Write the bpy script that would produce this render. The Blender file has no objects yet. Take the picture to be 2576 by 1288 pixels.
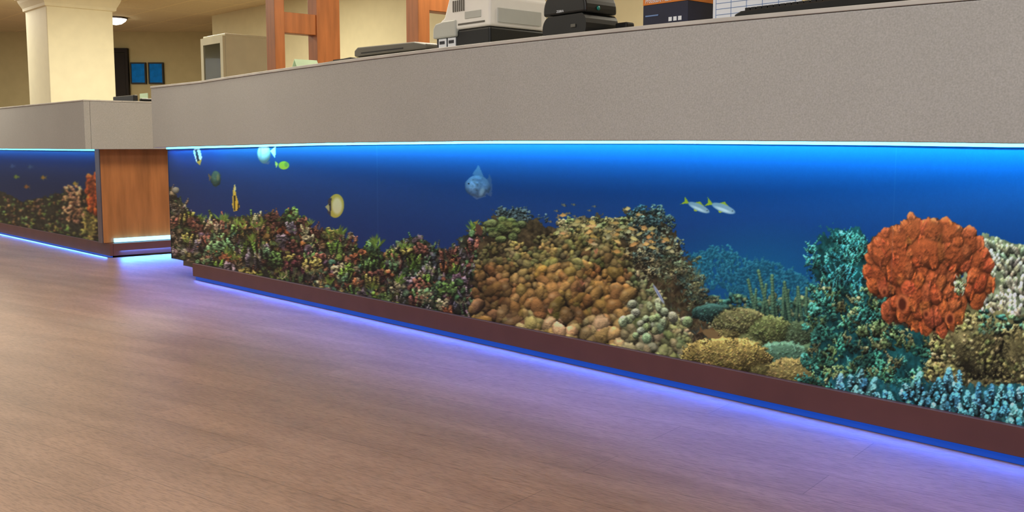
import bpy, math, random
import numpy as np
from mathutils import Vector, Matrix
random.seed(7); rng=np.random.default_rng(7)
sc=bpy.context.scene
try:
    sc.view_settings.view_transform='Standard'; sc.view_settings.look='None'
except Exception: pass
F=2560.0; CZ=0.75; PIT=math.atan(278/F); SP,CP=math.sin(PIT),math.cos(PIT)
def ray(px,py):
    a=(px-1288)/F; b=(644-py)/F
    return Vector((a,CP+b*SP,-SP+b*CP))
def at_z(px,py,z):
    d=ray(px,py); t=(z-CZ)/d.z; return Vector((d.x*t,d.y*t,z))
def at_y(px,py,Y):
    d=ray(px,py); t=Y/d.y; return Vector((d.x*t,Y,CZ+d.z*t))
def hit(px,py,P,N):
    d=ray(px,py); C=Vector((0,0,CZ)); t=(P-C).dot(N)/d.dot(N); return C+d*t
K0=at_z(485,695,.02); K1=at_z(2576,1155,.02)
D=(K1-K0); D.z=0; D.normalize()
B=Vector((-D.y,D.x,0))
if B.y<0: B=-B
N=-B; UP=Vector((0,0,1))
MO=0.015   # mural offset behind the kick line
def line(s,off,z=0): p=K0+D*s+B*off; return Vector((p.x,p.y,z))
def s_of(px,off,py=366):
    h=hit(px,py,K0+B*off,N); return (h-K0).dot(D)
# ---------------- materials
def lin(c): 
    return tuple(((v/255)/12.92 if v/255<=.04045 else ((v/255+.055)/1.055)**2.4) for v in c)
def mat(name,c,rough=.5,metal=0,var=.12,scale=8,emit=None,es=0,bump=0,stretch=None,spec=.5,trans=0,coat=0):
    m=bpy.data.materials.new(name); m.use_nodes=True; nt=m.node_tree; bs=nt.nodes['Principled BSDF']
    tc=nt.nodes.new('ShaderNodeTexCoord'); mp=nt.nodes.new('ShaderNodeMapping'); nz=nt.nodes.new('ShaderNodeTexNoise')
    nt.links.new(tc.outputs['Object'],mp.inputs[0]); nt.links.new(mp.outputs[0],nz.inputs['Vector'])
    if stretch: mp.inputs['Scale'].default_value=stretch
    nz.inputs['Scale'].default_value=scale; nz.inputs['Detail'].default_value=5
    rp=nt.nodes.new('ShaderNodeValToRGB'); l=lin(c)
    rp.color_ramp.elements[0].position=.3; rp.color_ramp.elements[1].position=.7
    rp.color_ramp.elements[0].color=(*[v*(1-var) for v in l],1); rp.color_ramp.elements[1].color=(*[min(1,v*(1+var)) for v in l],1)
    nt.links.new(nz.outputs['Fac'],rp.inputs[0]); nt.links.new(rp.outputs[0],bs.inputs['Base Color'])
    bs.inputs['Roughness'].default_value=rough; bs.inputs['Metallic'].default_value=metal
    bs.inputs['Specular IOR Level'].default_value=spec; bs.inputs['Coat Weight'].default_value=coat
    if trans: bs.inputs['Transmission Weight'].default_value=trans
    if emit: bs.inputs['Emission Color'].default_value=(*emit,1); bs.inputs['Emission Strength'].default_value=es
    if bump:
        bp=nt.nodes.new('ShaderNodeBump'); bp.inputs['Strength'].default_value=bump; bp.inputs['Distance'].default_value=.01
        nt.links.new(nz.outputs['Fac'],bp.inputs['Height']); nt.links.new(bp.outputs[0],bs.inputs['Normal'])
    return m
def speckle_mat(name,c):
    m=mat(name,c,rough=.42,var=.03,scale=3); nt=m.node_tree; bs=nt.nodes['Principled BSDF']
    tc=[n for n in nt.nodes if n.type=='TEX_COORD'][0]; rp=[n for n in nt.nodes if n.type=='VALTORGB'][0]
    n2=nt.nodes.new('ShaderNodeTexNoise'); n2.inputs['Scale'].default_value=240; n2.inputs['Detail'].default_value=2
    nt.links.new(tc.outputs['Object'],n2.inputs['Vector'])
    r2=nt.nodes.new('ShaderNodeValToRGB'); r2.color_ramp.elements[0].position=.3; r2.color_ramp.elements[1].position=.74
    r2.color_ramp.elements[0].color=(.91,.91,.91,1); r2.color_ramp.elements[1].color=(1.2,1.2,1.22,1)
    nt.links.new(n2.outputs['Fac'],r2.inputs[0])
    mx=nt.nodes.new('ShaderNodeMix'); mx.data_type='RGBA'; mx.blend_type='MULTIPLY'; mx.inputs[0].default_value=1
    nt.links.new(rp.outputs[0],mx.inputs[6]); nt.links.new(r2.outputs[0],mx.inputs[7]); nt.links.new(mx.outputs[2],bs.inputs['Base Color'])
    return m
M_fascia=speckle_mat('speckled_laminate',(173,173,170))
M_counter=mat('counter_laminate',(198,196,190),rough=.4)
M_kick=mat('maroon_kickboard',(98,58,53),rough=.45,var=.1)
M_toe=mat('toe_board',(20,30,80),rough=.5)
M_carc=mat('carcass_board',(120,110,100))
M_soffit=mat('soffit_white',(200,205,210))
M_led=mat('led_cyan',(200,240,255),emit=(.14,.76,1),es=1.25)
M_ledb=mat('led_blue',(16,40,110),emit=(.0,.045,.34),es=1)
M_ledl=mat('led_line',(200,240,255),emit=(.16,.62,1),es=3)
M_wood=mat('cherry_veneer',(172,112,66),rough=.35,var=.25,scale=5,stretch=(4,4,.5))
M_cherry=mat('cherry_timber',(172,106,58),rough=.4,var=.2,scale=5,stretch=(5,5,.6))
M_chrome=mat('brushed_metal',(110,110,130),rough=.25,metal=.9,var=.05)
M_wall=mat('cream_paint',(218,212,176),rough=.8,var=.03,bump=.05)
M_wallb=mat('ochre_paint',(190,178,136),rough=.8,var=.04)
M_col=mat('column_paint',(234,230,200),rough=.7,var=.03)
M_black=mat('black_plastic',(24,27,28),rough=.35,var=.2)
M_black2=mat('matte_black',(14,15,17),rough=.6,var=.2)
M_white=mat('white_plastic',(248,248,242),rough=.4,var=.03)
M_grey=mat('grey_plastic',(98,96,88),rough=.4,var=.08)
M_lgrey=mat('light_grey_plastic',(190,194,188),rough=.4,var=.05)
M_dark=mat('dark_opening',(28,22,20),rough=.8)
M_blue=mat('blue_print',(10,120,215),rough=.6,var=.2,scale=12,spec=.1)
M_cab=mat('cabinet_enamel',(206,202,176),rough=.4,var=.04)
M_orange=mat('orange_card',(220,130,50),rough=.5)
M_navy=mat('navy_card',(22,28,56),rough=.5,var=.3)
M_paper=mat('paper',(232,238,246),rough=.7,var=.03)
M_ink=mat('blue_ink',(110,140,190),rough=.7)
M_inkd=mat('dark_ink',(50,52,60),rough=.7)
M_mint=mat('mint_card',(196,222,190),rough=.7,var=.08)
M_teal=mat('teal_badge',(10,130,120),rough=.4)
M_bone=mat('model_bone',(205,180,130),rough=.5,var=.2,scale=20)
M_lamp=mat('lamp_glass',(255,250,230),emit=(1,.93,.72),es=6)
M_glass=mat('cabinet_glass',(245,250,245),rough=.03,trans=1,var=.01)
# floor
m=bpy.data.materials.new('wood_plank_vinyl'); m.use_nodes=True; nt=m.node_tree; bs=nt.nodes['Principled BSDF']
tc=nt.nodes.new('ShaderNodeTexCoord'); rot=nt.nodes.new('ShaderNodeMapping')
rot.inputs['Rotation'].default_value=(0,0,-math.atan2(.604,-.797))
nt.links.new(tc.outputs['Object'],rot.inputs[0])
def node(t,**k):
    n=nt.nodes.new(t)
    for a,b in k.items(): n.inputs[a].default_value=b
    return n
br=node('ShaderNodeTexBrick',Scale=1.0); br.inputs['Brick Width'].default_value=1.25; br.inputs['Row Height'].default_value=.16
br.inputs['Mortar Size'].default_value=.0014; br.inputs['Color1'].default_value=(.93,.93,.93,1); br.inputs['Color2'].default_value=(1.06,1.05,1.04,1); br.inputs['Mortar'].default_value=(.68,.66,.64,1)
br.offset=.37
nt.links.new(rot.outputs[0],br.inputs['Vector'])
def stretched(sc_,scale,detail=6,rough=.5):
    mp=nt.nodes.new('ShaderNodeMapping'); mp.inputs['Scale'].default_value=sc_; nt.links.new(rot.outputs[0],mp.inputs[0])
    n=node('ShaderNodeTexNoise',Scale=scale,Detail=detail,Roughness=rough); n.inputs['Distortion'].default_value=.3; nt.links.new(mp.outputs[0],n.inputs['Vector']); return n
n1=stretched((1,5,1),2.2); n2=stretched((8,60,1),3.4,8,.65)
r1=nt.nodes.new('ShaderNodeValToRGB'); r1.color_ramp.elements[0].position=.3; r1.color_ramp.elements[1].position=.72
r1.color_ramp.elements[0].color=(*lin((136,104,82)),1); r1.color_ramp.elements[1].color=(*lin((158,124,101)),1)
nt.links.new(n1.outputs['Fac'],r1.inputs[0])
r2=nt.nodes.new('ShaderNodeValToRGB'); r2.color_ramp.elements[0].position=.38; r2.color_ramp.elements[1].position=.55
r2.color_ramp.elements[0].color=(.70,.68,.66,1); r2.color_ramp.elements[1].color=(1.04,1.04,1.04,1)
nt.links.new(n2.outputs['Fac'],r2.inputs[0])
def mul(a,b):
    mx=nt.nodes.new('ShaderNodeMix'); mx.data_type='RGBA'; mx.blend_type='MULTIPLY'; mx.inputs[0].default_value=1
    nt.links.new(a,mx.inputs[6]); nt.links.new(b,mx.inputs[7]); return mx.outputs[2]
c=mul(r1.outputs[0],r2.outputs[0]); c=mul(c,br.outputs['Color']); nt.links.new(c,bs.inputs['Base Color'])
bs.inputs['Roughness'].default_value=.48; bs.inputs['Specular IOR Level'].default_value=.32
bp=nt.nodes.new('ShaderNodeBump'); bp.inputs['Strength'].default_value=.12; bp.inputs['Distance'].default_value=.003
nt.links.new(n2.outputs['Fac'],bp.inputs['Height']); nt.links.new(bp.outputs[0],bs.inputs['Normal'])
M_floor=m
# ceiling tiles
m=mat('ceiling_tiles',(222,212,180),rough=.9,var=.05,scale=30); nt=m.node_tree; bs=nt.nodes['Principled BSDF']
tc=[n for n in nt.nodes if n.type=='TEX_COORD'][0]; rp=[n for n in nt.nodes if n.type=='VALTORGB'][0]
br=node('ShaderNodeTexBrick',Scale=1.0); br.offset=0; br.inputs['Brick Width'].default_value=1.2; br.inputs['Row Height'].default_value=.6; br.inputs['Mortar Size'].default_value=.012
br.inputs['Color1'].default_value=(1,1,1,1); br.inputs['Color2'].default_value=(.95,.95,.95,1); br.inputs['Mortar'].default_value=(1.15,1.15,1.1,1)
mp=nt.nodes.new('ShaderNodeMapping'); mp.inputs['Rotation'].default_value=(0,0,.85); nt.links.new(tc.outputs['Object'],mp.inputs[0]); nt.links.new(mp.outputs[0],br.inputs['Vector'])
nt.links.new(mul(rp.outputs[0],br.outputs['Color']),bs.inputs['Base Color']); M_ceil=m

# ---------------- mesh helpers
def link(o): sc.collection.objects.link(o); return o
def mesh(name,v,f,m,parent=None,bevel=0,smooth=False,local=True):
    me=bpy.data.meshes.new(name); me.from_pydata([tuple(p) for p in v],[],f); me.update()
    import bmesh
    bm=bmesh.new(); bm.from_mesh(me); bmesh.ops.recalc_face_normals(bm,faces=bm.faces); bm.to_mesh(me); bm.free()
    me.materials.append(m); o=bpy.data.objects.new(name,me); link(o)
    if parent is not None:
        o.parent=parent
        if not local: o.matrix_parent_inverse=parent.matrix_world.inverted()
    if bevel:
        b=o.modifiers.new('bevel','BEVEL'); b.width=bevel; b.segments=3; b.limit_method='ANGLE'
    if smooth:
        for p in me.polygons: p.use_smooth=True
    return o
def empty(name,origin,label,cat,x=D,group=None,kind=None):
    o=bpy.data.objects.new(name,None); o.empty_display_size=.05; link(o)
    x=Vector(x).normalized(); y=UP.cross(x); M=Matrix((x,y,UP)).transposed().to_4x4(); M.translation=origin
    o.matrix_world=M; o['label']=label; o['category']=cat
    if group: o['group']=group
    if kind: o['kind']=kind
    return o
def box(name,x0,x1,y0,y1,z0,z1,m,parent=None,bevel=0):
    v=[(x,y,z) for x in (x0,x1) for y in (y0,y1) for z in (z0,z1)]
    f=[(0,1,3,2),(4,6,7,5),(0,4,5,1),(2,3,7,6),(0,2,6,4),(1,5,7,3)]
    return mesh(name,v,f,m,parent,bevel)
def ext(name,pts,a0,a1,m,parent=None,bevel=0,axis='y',smooth=False):
    n=len(pts)
    def P(p,a): return (p[0],a,p[1]) if axis=='y' else ((a,p[0],p[1]) if axis=='x' else (p[0],p[1],a))
    v=[P(p,a0) for p in pts]+[P(p,a1) for p in pts]
    f=[tuple(range(n)),tuple(range(n,2*n))]+[(i,(i+1)%n,(i+1)%n+n,i+n) for i in range(n)]
    return mesh(name,v,f,m,parent,bevel,smooth)
def prism2(name,front,back,z0,z1,m,parent=None,bevel=0):
    n=len(front); v=[];
    for i in range(n):
        a=z0[i] if hasattr(z0,'__len__') else z0; b=z1[i] if hasattr(z1,'__len__') else z1
        f_,k=front[i],back[i]
        v+=[(f_.x,f_.y,a),(f_.x,f_.y,b),(k.x,k.y,b),(k.x,k.y,a)]
    f=[(0,1,2,3),(4*n-4,4*n-3,4*n-2,4*n-1)]
    for i in range(n-1):
        for j in range(4): f.append((4*i+j,4*i+(j+1)%4,4*i+4+(j+1)%4,4*i+4+j))
    return mesh(name,v,f,m,parent,bevel,local=False)
def lathe(name,prof,m,parent,seg=24,cx=0,cy=0,sx=1,sy=1):
    v=[];f=[]
    for r,z in prof:
        for k in range(seg):
            a=2*math.pi*k/seg; v.append((cx+r*sx*math.cos(a),cy+r*sy*math.sin(a),z))
    for i in range(len(prof)-1):
        for k in range(seg): f.append((i*seg+k,i*seg+(k+1)%seg,(i+1)*seg+(k+1)%seg,(i+1)*seg+k))
    f.append(tuple(range(seg))); f.append(tuple(range((len(prof)-1)*seg,len(prof)*seg)))
    return mesh(name,v,f,m,parent,0,True)
def text(name,body,size,m,parent,loc,xdir,up=(0,0,1),w=None):
    cu=bpy.data.curves.new(name,'FONT'); cu.body=body; cu.size=size; cu.extrude=.0004
    t=bpy.data.objects.new('tmp',cu); link(t); bpy.context.view_layer.update()
    me=bpy.data.meshes.new_from_object(t.evaluated_get(bpy.context.evaluated_depsgraph_get())); bpy.data.objects.remove(t)
    me.materials.clear(); me.materials.append(m)
    o=bpy.data.objects.new(name,me); link(o); o.parent=parent
    x=Vector(xdir).normalized(); u=Vector(up).normalized(); z=x.cross(u)
    M=Matrix((x,u,z)).transposed().to_4x4(); M.translation=loc; o.matrix_local=M
    if w:
        ww=max(v.co.x for v in me.vertices)-min(v.co.x for v in me.vertices)
        for v in me.vertices: v.co.x*=w/ww
    return o
def struct(o,label,cat):
    o['kind']='structure'; o['label']=label; o['category']=cat; return o

# ---------------- mural painter
def fbm_field(R,C,cells,octs=4,fall=.55):
    out=np.zeros((R,C)); amp=1; tot=0
    for k in range(octs):
        gy,gx=max(2,int(cells[0]*2**k))+2,max(2,int(cells[1]*2**k))+2
        g=rng.random((gy,gx)); y=np.linspace(0,gy-1.001,R); x=np.linspace(0,gx-1.001,C)
        yi=y.astype(int); xi=x.astype(int); fy=(y-yi)[:,None]; fx=(x-xi)[None,:]
        fy=fy*fy*(3-2*fy); fx=fx*fx*(3-2*fx)
        v=(g[yi][:,xi]*(1-fy)*(1-fx)+g[yi][:,xi+1]*(1-fy)*fx+g[yi+1][:,xi]*fy*(1-fx)+g[yi+1][:,xi+1]*fy*fx)
        out+=v*amp; tot+=amp; amp*=fall
    return out/tot
def blur(A,k):
    for ax in (0,1):
        P=np.concatenate([np.repeat(np.take(A,[0],ax),k+1,ax),A,np.repeat(np.take(A,[-1],ax),k,ax)],ax)
        c=np.cumsum(P,ax); n=A.shape[ax]
        A=(np.take(c,range(2*k+1,2*k+1+n),ax)-np.take(c,range(0,n),ax))/(2*k+1)
    return A
class Canvas:
    def __init__(s,cols,z0,z1,R):
        s.cp=np.array(cols,float); s.S=np.array([s_of(p,MO) for p in cols]); s.Z=np.linspace(z0,z1,R); s.R=R; s.C=len(cols)
        o=K0+B*MO
        X=o.x+D.x*s.S; Y=o.y+D.y*s.S
        X=X[None,:]; Y=Y[None,:]; dz=(s.Z-CZ)[:,None]
        dep=Y*CP-dz*SP; u=Y*SP+dz*CP
        s.PX=1288+F*X/dep; s.PY=644-F*u/dep
        s.img=np.zeros((R,s.C,3)); s.nz=fbm_field(R,s.C,(18,100)); s.nf=fbm_field(R,s.C,(70,300)); s.nb=fbm_field(R,s.C,(7,36),3); s.ng=fbm_field(R,s.C,(13,66),3)
        s.dPX=np.gradient(s.PX,axis=1); s.dPY=np.gradient(s.PY,axis=0)
    def col(s,x,y): return x+(x-1288)*(y-366)/23500.
    def samp(s,A,x,y):
        c=min(s.C-1,int(np.searchsorted(s.cp,s.col(x,y)))); r=int(np.argmin(np.abs(s.PY[:,c]-y))); return float(A[r,c])
    def pick(s,pal,x,y,rnd=.25):
        v=(s.samp(s.nz,x,y)-.28)/.44+random.uniform(-rnd,rnd); return pal[int(min(.999,max(0,v))*len(pal))]
    def win(s,x0,x1,y0,y1):
        e=[s.col(x,y) for x in (x0,x1) for y in (y0,y1)]
        c0=max(0,np.searchsorted(s.cp,min(e)-4)-1); c1=min(s.C,np.searchsorted(s.cp,max(e)+4)+1)
        if c1-c0<2: return None
        a=s.PY[:,c0]; b=s.PY[:,c1-1]; r=np.where((np.maximum(a,b)>=y0)&(np.minimum(a,b)<=y1))[0]
        if len(r)==0: return None
        return slice(r[0],r[-1]+1),slice(c0,c1)
    def blend(s,w,mask,col):
        s.img[w]=s.img[w]*(1-mask[...,None])+col*mask[...,None]
    def field(s,lobes,bump=3.,fine=1.2,amb=.34,dif=.95,aok=7.,slope=.4,jag=.2,tex=.25,haze=None,alpha=1.,gap=0):
        """relief of merged lobes: (x,y,rx,ry,ang,col,dh)"""
        H=np.full((s.R,s.C),-1e4); Cc=np.zeros((s.R,s.C,3))
        for x,y,rx,ry,ang,col,dh in lobes:
            r=max(rx,ry)*1.15; w=s.win(x-r,x+r,y-r,y+r)
            if w is None: continue
            dx=s.PX[w]-x; dy=s.PY[w]-y; ca,sa=math.cos(ang),math.sin(ang)
            q=((dx*ca+dy*sa)/rx)**2+((-dx*sa+dy*ca)/ry)**2
            if jag: q=q*(1+jag*2*(s.nf[w]-.5)+jag*(s.nz[w]-.5))
            h=y*slope+dh+min(rx,ry)*np.sqrt(np.clip(1-q,0,1))
            Hw=H[w]; up=(q<1)&(h>Hw); Hw[up]=h[up]; H[w]=Hw
            Cw=Cc[w]; Cw[up]=np.array(col)/255.; Cc[w]=Cw
        mk=H>-5e3
        if not mk.any(): return
        rr=np.where(mk.any(1))[0]; cc=np.where(mk.any(0))[0]
        w=(slice(max(0,rr[0]-2),rr[-1]+3),slice(max(0,cc[0]-2),cc[-1]+3))
        mk=mk[w]; H=H[w]; Cc=Cc[w]; PY=s.PY[w]
        Hf=np.where(mk,H,PY*slope-2)+bump*(s.nf[w]-.5)*2*.8+fine*(rng.random(H.shape)-.5)
        gx=np.clip(np.gradient(Hf,axis=1)/s.dPX[w],-2.2,2.2); gy=np.clip(np.gradient(Hf,axis=0)/s.dPY[w]-slope*.6,-2.2,2.2)
        n=np.sqrt(gx*gx+gy*gy+1); lam=np.clip((.25*gx+.66*gy+.68)/n,0,1)
        d=Hf-blur(Hf,5); ao=np.clip(.82+d/aok,.28,1.25)
        sh=(amb+dif*lam)*ao*(1+tex*(s.nb[w]-.5)*2)
        if gap: sh=sh*np.clip(1-gap+gap*np.clip((s.ng[w]-.36)/.16,0,1),0,1)
        Cc=Cc*.75+.25*np.stack([blur(Cc[...,i],3) for i in range(3)],-1)/np.maximum(blur(mk.astype(float),3),.2)[...,None]
        out=np.clip(Cc*sh[...,None],0,1)
        if haze: out=out*(1-haze[1])+np.array(haze[0])/255.*haze[1]
        m=mk.astype(float)*alpha; m=np.clip(blur(m,1)*1.6-.3,0,1)*(mk>0)
        s.blend(w,m,out)
    def ell(s,cx,cy,rx,ry,col,ang=0,mode='sphere',jag=.0,alpha=1.,tex=0,soft=1.2,amb=.42):
        r=max(rx,ry)*1.25; w=s.win(cx-r,cx+r,cy-r,cy+r)
        if w is None: return
        x=s.PX[w]-cx; y=s.PY[w]-cy; ca,sa=math.cos(ang),math.sin(ang)
        u=(x*ca+y*sa)/rx; v=(-x*sa+y*ca)/ry; q=np.sqrt(u*u+v*v)
        if jag: q=q+jag*(s.nf[w]-.5)*2+jag*(s.nz[w]-.5)
        m=np.clip((1-q)*min(rx,ry)/soft,0,1)*alpha
        col=np.array(col)/255.
        if mode=='sphere':
            X=x/max(rx,1);Y=y/max(ry,1); h=np.sqrt(np.clip(1-np.minimum(q,1)**2,0,1))
            sh=amb+(1.25-amb)*np.clip(.55*h-.55*Y*.8-.12*X,0,1.1)
        else: sh=np.ones_like(q)
        if tex: sh=sh*(1+tex*(s.nf[w]-.5)*2)
        s.blend(w,m,np.clip(col[None,None,:]*sh[...,None],0,1))
    def poly(s,pts,col,tex=0,tex2=0,jag=0,alpha=1):
        xs=[p[0] for p in pts]; ys=[p[1] for p in pts]; w=s.win(min(xs)-12,max(xs)+12,min(ys)-10,max(ys)+10)
        if w is None: return
        X=s.PX[w]+jag*(s.nf[w]-.5)*2; Y=s.PY[w]+jag*(s.nz[w]-.5)*2+jag*(s.nf[w]-.5); ins=np.zeros(X.shape,bool); n=len(pts)
        for i in range(n):
            x1,y1=pts[i]; x2,y2=pts[(i+1)%n]
            if y1==y2: continue
            c=((y1>Y)!=(y2>Y))&(X<(x2-x1)*(Y-y1)/(y2-y1)+x1); ins^=c
        sh=(1+tex*(s.nf[w]-.5)*2+tex2*(s.nz[w]-.5)*2); s.blend(w,ins*alpha,np.clip(np.array(col)[None,None]/255.*sh[...,None],0,1))
    def leaf(s,cx,cy,size,col,n=7,spread=1.3,thin=.22):
        for k in range(n):
            a=-math.pi/2+random.uniform(-spread,spread); L=size*random.uniform(.6,1.1); br=random.uniform(.6,1.35)
            s.ell(cx+math.cos(a)*L*.5,cy+math.sin(a)*L*.5,L*.55,max(1.3,L*thin),[min(255,v*br) for v in col],ang=a,mode='flat',soft=1.8)
def jit(c,a=.18):
    k=random.uniform(1-a,1+a); return [max(0,min(255,v*k*random.uniform(.94,1.06))) for v in c]
def finger(L,x,y,h,lean,r,col,n=6,tip=1.35,dh=0):
    for j in range(n):
        t=j/(n-1); k=.75+(tip-.75)*t
        L.append((x+lean*h*t,y-h*t,r*(1.05-.25*t),r*1.25*(1.05-.2*t),0,[min(255,v*k) for v in col],dh+t*h*.45))
def bush(L,x,y,R,col,n,r0,r1,tip=1.3,dh=0):
    """dense rounded bush of small tips"""
    for k in range(n):
        a=random.uniform(0,6.28); q=math.sqrt(random.random()); u=math.cos(a)*q; v=math.sin(a)*q
        hh=math.sqrt(max(0,1-q*q))*R*.35
        kk=random.uniform(.75,tip)*(1.0-.25*v)
        L.append((x+u*R,y+v*R*.85,random.uniform(r0,r1),random.uniform(r0,r1),random.uniform(0,3),[min(255,c*kk) for c in col],dh+hh+(-v*R*.85)*.4))
def fish(cv,x,y,L,H,col,ang,tail,d=1,belly=None):
    ca,sa=math.cos(ang),math.sin(ang)
    def T(u,v): return (x+d*(u*ca)-v*sa*1.0, y+u*sa+v*ca)
    cv.poly([T(-L*.42,0),T(-L*.72,-H*.6),T(-L*.62,0),T(-L*.74,H*.6)],tail)
    cv.poly([T(-L*.25,-H*.35),T(-.05*L,-H*.78),T(L*.22,-H*.35)],tail)
    cv.poly([T(-L*.2,H*.3),T(-.1*L,H*.7),T(L*.1,H*.35)],tail)
    cv.ell(x,y,L*.5,H*.5,col,ang=ang*d,mode='flat')
    if belly: cv.ell(x-sa*H*.2*d,y+ca*H*.18,L*.42,H*.24,belly,ang=ang*d,mode='flat',soft=3)
    e=T(L*.36,-H*.08); cv.ell(e[0],e[1],max(1.3,H*.08),max(1.3,H*.08),(10,10,14),mode='flat',soft=.7)
def water(cv):
    X,Y=cv.PX,cv.PY
    t=np.clip((X-430)/2150,0,1.1)[...,None]; v=np.clip((Y-366)/240,0,1)[...,None]
    left=np.array([28,60,120])/255; right=np.array([6,86,160])/255
    top=left*(1-t)+right*t; bot=np.array([34,44,88])/255*(1-t)+np.array([8,68,138])/255*t
    cv.img[:]=np.clip((top*(1-v)+bot*v)*(1+.05*(cv.nf[...,None]-.5)),0,1)
def interp(pts,x): return float(np.interp(x,[p[0] for p in pts],[p[1] for p in pts]))

def paint_main(cv):
    water(cv)
    U=random.uniform; G=random.gauss
    sky=[(418,460),(450,496),(480,535),(520,560),(560,548),(620,548),(690,540),(740,535),(770,568),(830,582),(860,580),(895,625),(940,612),(965,640),(1010,605),(1050,590),(1090,620),(1130,635),(1165,595),(1215,560),(1225,600)]
    bot=[(428,660),(485,670),(860,745),(1230,850)]
    cv.poly(sky+[(1225,860),(860,770),(420,690)],(46,46,36),tex=.6,tex2=.8,jag=16)
    L=[]
    pal=[(92,112,60),(70,92,62),(128,94,66),(112,130,58),(140,88,66),(150,140,104),(76,110,84),(104,84,92),(134,116,74)]
    for k in range(2000):
        x=U(422,1222); ys=interp(sky,x); yb=interp(bot,x); y=U(ys+5,yb+12)
        if cv.samp(cv.ng,x,y)<.39 and random.random()<.7: continue
        if 690<x<765 and y<ys+60: c=random.choice([(168,92,50),(140,80,48),(174,112,62)])
        elif 705<x<765 and y>620: c=random.choice([(130,66,76),(112,60,66),(120,84,62)])
        elif 780<x<870 and y<ys+60: c=cv.pick([(128,82,70),(114,88,64),(96,112,56)],x,y)
        elif 900<x<970 and y<ys+70: c=cv.pick([(118,150,54),(80,114,54),(60,84,54)],x,y)
        elif 1000<x<1110: c=cv.pick([(88,114,78),(104,112,114),(72,100,60),(140,126,130),(70,92,64)],x,y)
        elif x>1120: c=cv.pick([(148,110,124),(78,110,70),(140,128,136),(120,76,64),(96,116,74)],x,y)
        elif 600<x<690: c=cv.pick([(122,132,60),(140,108,64),(96,116,60),(136,88,62)],x,y)
        elif x<470: c=cv.pick([(154,138,128),(118,104,84),(82,98,64)],x,y)
        else: c=cv.pick(pal,x,y)
        c=[v*.92 for v in c]
        r=U(3.5,12); q=random.random()
        if q<.38: finger(L,x,y,U(12,30),U(-.7,.7),U(2,3.6),jit(c),6,1.35)
        else: L.append((x,y,r,r*U(.6,1.2),U(0,3),jit(c,.2),U(-4,6)))
    for k in range(90):   # larger coherent clumps
        x=U(430,1215); ys=interp(sky,x); yb=interp(bot,x); y=U(ys+6,yb); c=random.choice([(104,134,56),(84,112,58),(142,132,70),(150,92,60),(122,78,64),(96,128,86),(126,112,118),(158,148,112)])
        R=U(14,30)
        if random.random()<.5: bush(L,x,y,R,c,int(R*1.3),3,7,1.25,dh=8)
        else:
            for j in range(7): finger(L,x+U(-R,R)*.7,y+U(-4,8),U(.6,1.2)*R,U(-.5,.5),U(2.6,4.6),jit(c,.1),6,1.3,dh=8)
    cv.field(L,bump=7,fine=1.0,jag=.7,aok=7.5,amb=.36,dif=.98,gap=.42)
    for x,y in [(606,560),(650,560),(555,550),(935,615),(945,610),(840,590),(500,545),(1195,575),(880,760),(935,715),(780,560),(1020,620),(700,680),(860,585),(630,600),(1010,700),(580,640),(820,700)]:
        for k in range(3): cv.leaf(x+U(-12,12),y+U(0,18),U(14,28),jit((104,128,52)),n=7,spread=.9,thin=.1)
    for k in range(220):
        x=U(425,1215); y=U(interp(sky,x)+2,interp(bot,x)); cv.leaf(x,y,U(8,20),jit(cv.pick(pal,x,y),.35),n=6,spread=1.1,thin=.09)
    for k in range(40):
        x=U(425,1215); y=U(interp(sky,x)+12,interp(bot,x)); cv.ell(x,y,U(1.2,2.4),U(1.2,2.4),random.choice([(196,186,170),(200,124,84),(160,186,96),(170,132,160)]),jag=.4,mode='flat')
    # far reef in haze
    cv.ell(1900,690,340,140,(16,98,142),mode='flat',soft=130,alpha=.8)
    L=[]
    far=[(1700,660),(1745,640),(1790,616),(1830,634),(1880,644),(1960,668),(2030,692),(2080,720)]
    for k in range(90):
        x=U(1710,2090); y=interp(far,x)+U(6,90); bush(L,x,y,U(14,30),(58,116,118),22,2,4.5,1.3)
    for k in range(900):
        x=U(1700,2090); y0=interp(far,x); y=y0+abs(G(0,60))+U(0,20)
        if y<800: finger(L,x,y+4,U(6,16),U(-.6,.6),U(1.6,3.2),jit((60,118,112),.3),4,1.3)
    cv.field(L,bump=3,fine=1.2,jag=.3,haze=((22,98,136),.66),aok=7)
    L=[]
    for k in range(420):
        x=U(1700,2080); y=U(752,990); c=cv.pick([(68,116,98),(98,120,78),(60,100,86),(124,120,74)],x,y)
        bush(L,x,y,U(10,24),c,9,3.5,9)
    cv.field(L,bump=4,fine=1.2,jag=.3,haze=((24,88,104),.2),gap=.3)
    L=[]
    for k in range(12):
        x=1897+k*12+U(-5,5); y1=U(795,815); finger(L,x,y1,U(66,116),U(-.24,.24),U(4.2,5.8),(104,130,86),16,1.12)
    cv.field(L,bump=2,fine=1,jag=.2,haze=((24,92,110),.22))
    # centre mound backing and bushes on the crest
    mound=[(1196,850),(1192,690),(1205,630),(1225,575),(1245,540),(1300,530),(1350,560),(1395,580),(1445,560),(1500,548),(1548,555),(1580,530),(1660,530),(1700,600),(1722,640),(1750,700),(1790,780),(1770,930),(1740,930)]
    cv.poly(mound,(60,50,34),tex=.7,tex2=.6,jag=22)
    L=[]
    for k in range(120):
        x=G(1630,36); y=U(520,700); lo=516+max(0,abs(x-1632)-14)*.8
        if x<1730 and y>lo: hz=max(0,1-(y-500)/160); c=random.choice([(88,92,72),(108,98,70),(70,82,72)]); c=[c[0]*(1-.4*hz),c[1]*(1-.1*hz),c[2]*(1+.25*hz)]; bush(L,x,y,U(10,20),c,16,1.8,4.2,1.5)
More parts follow.
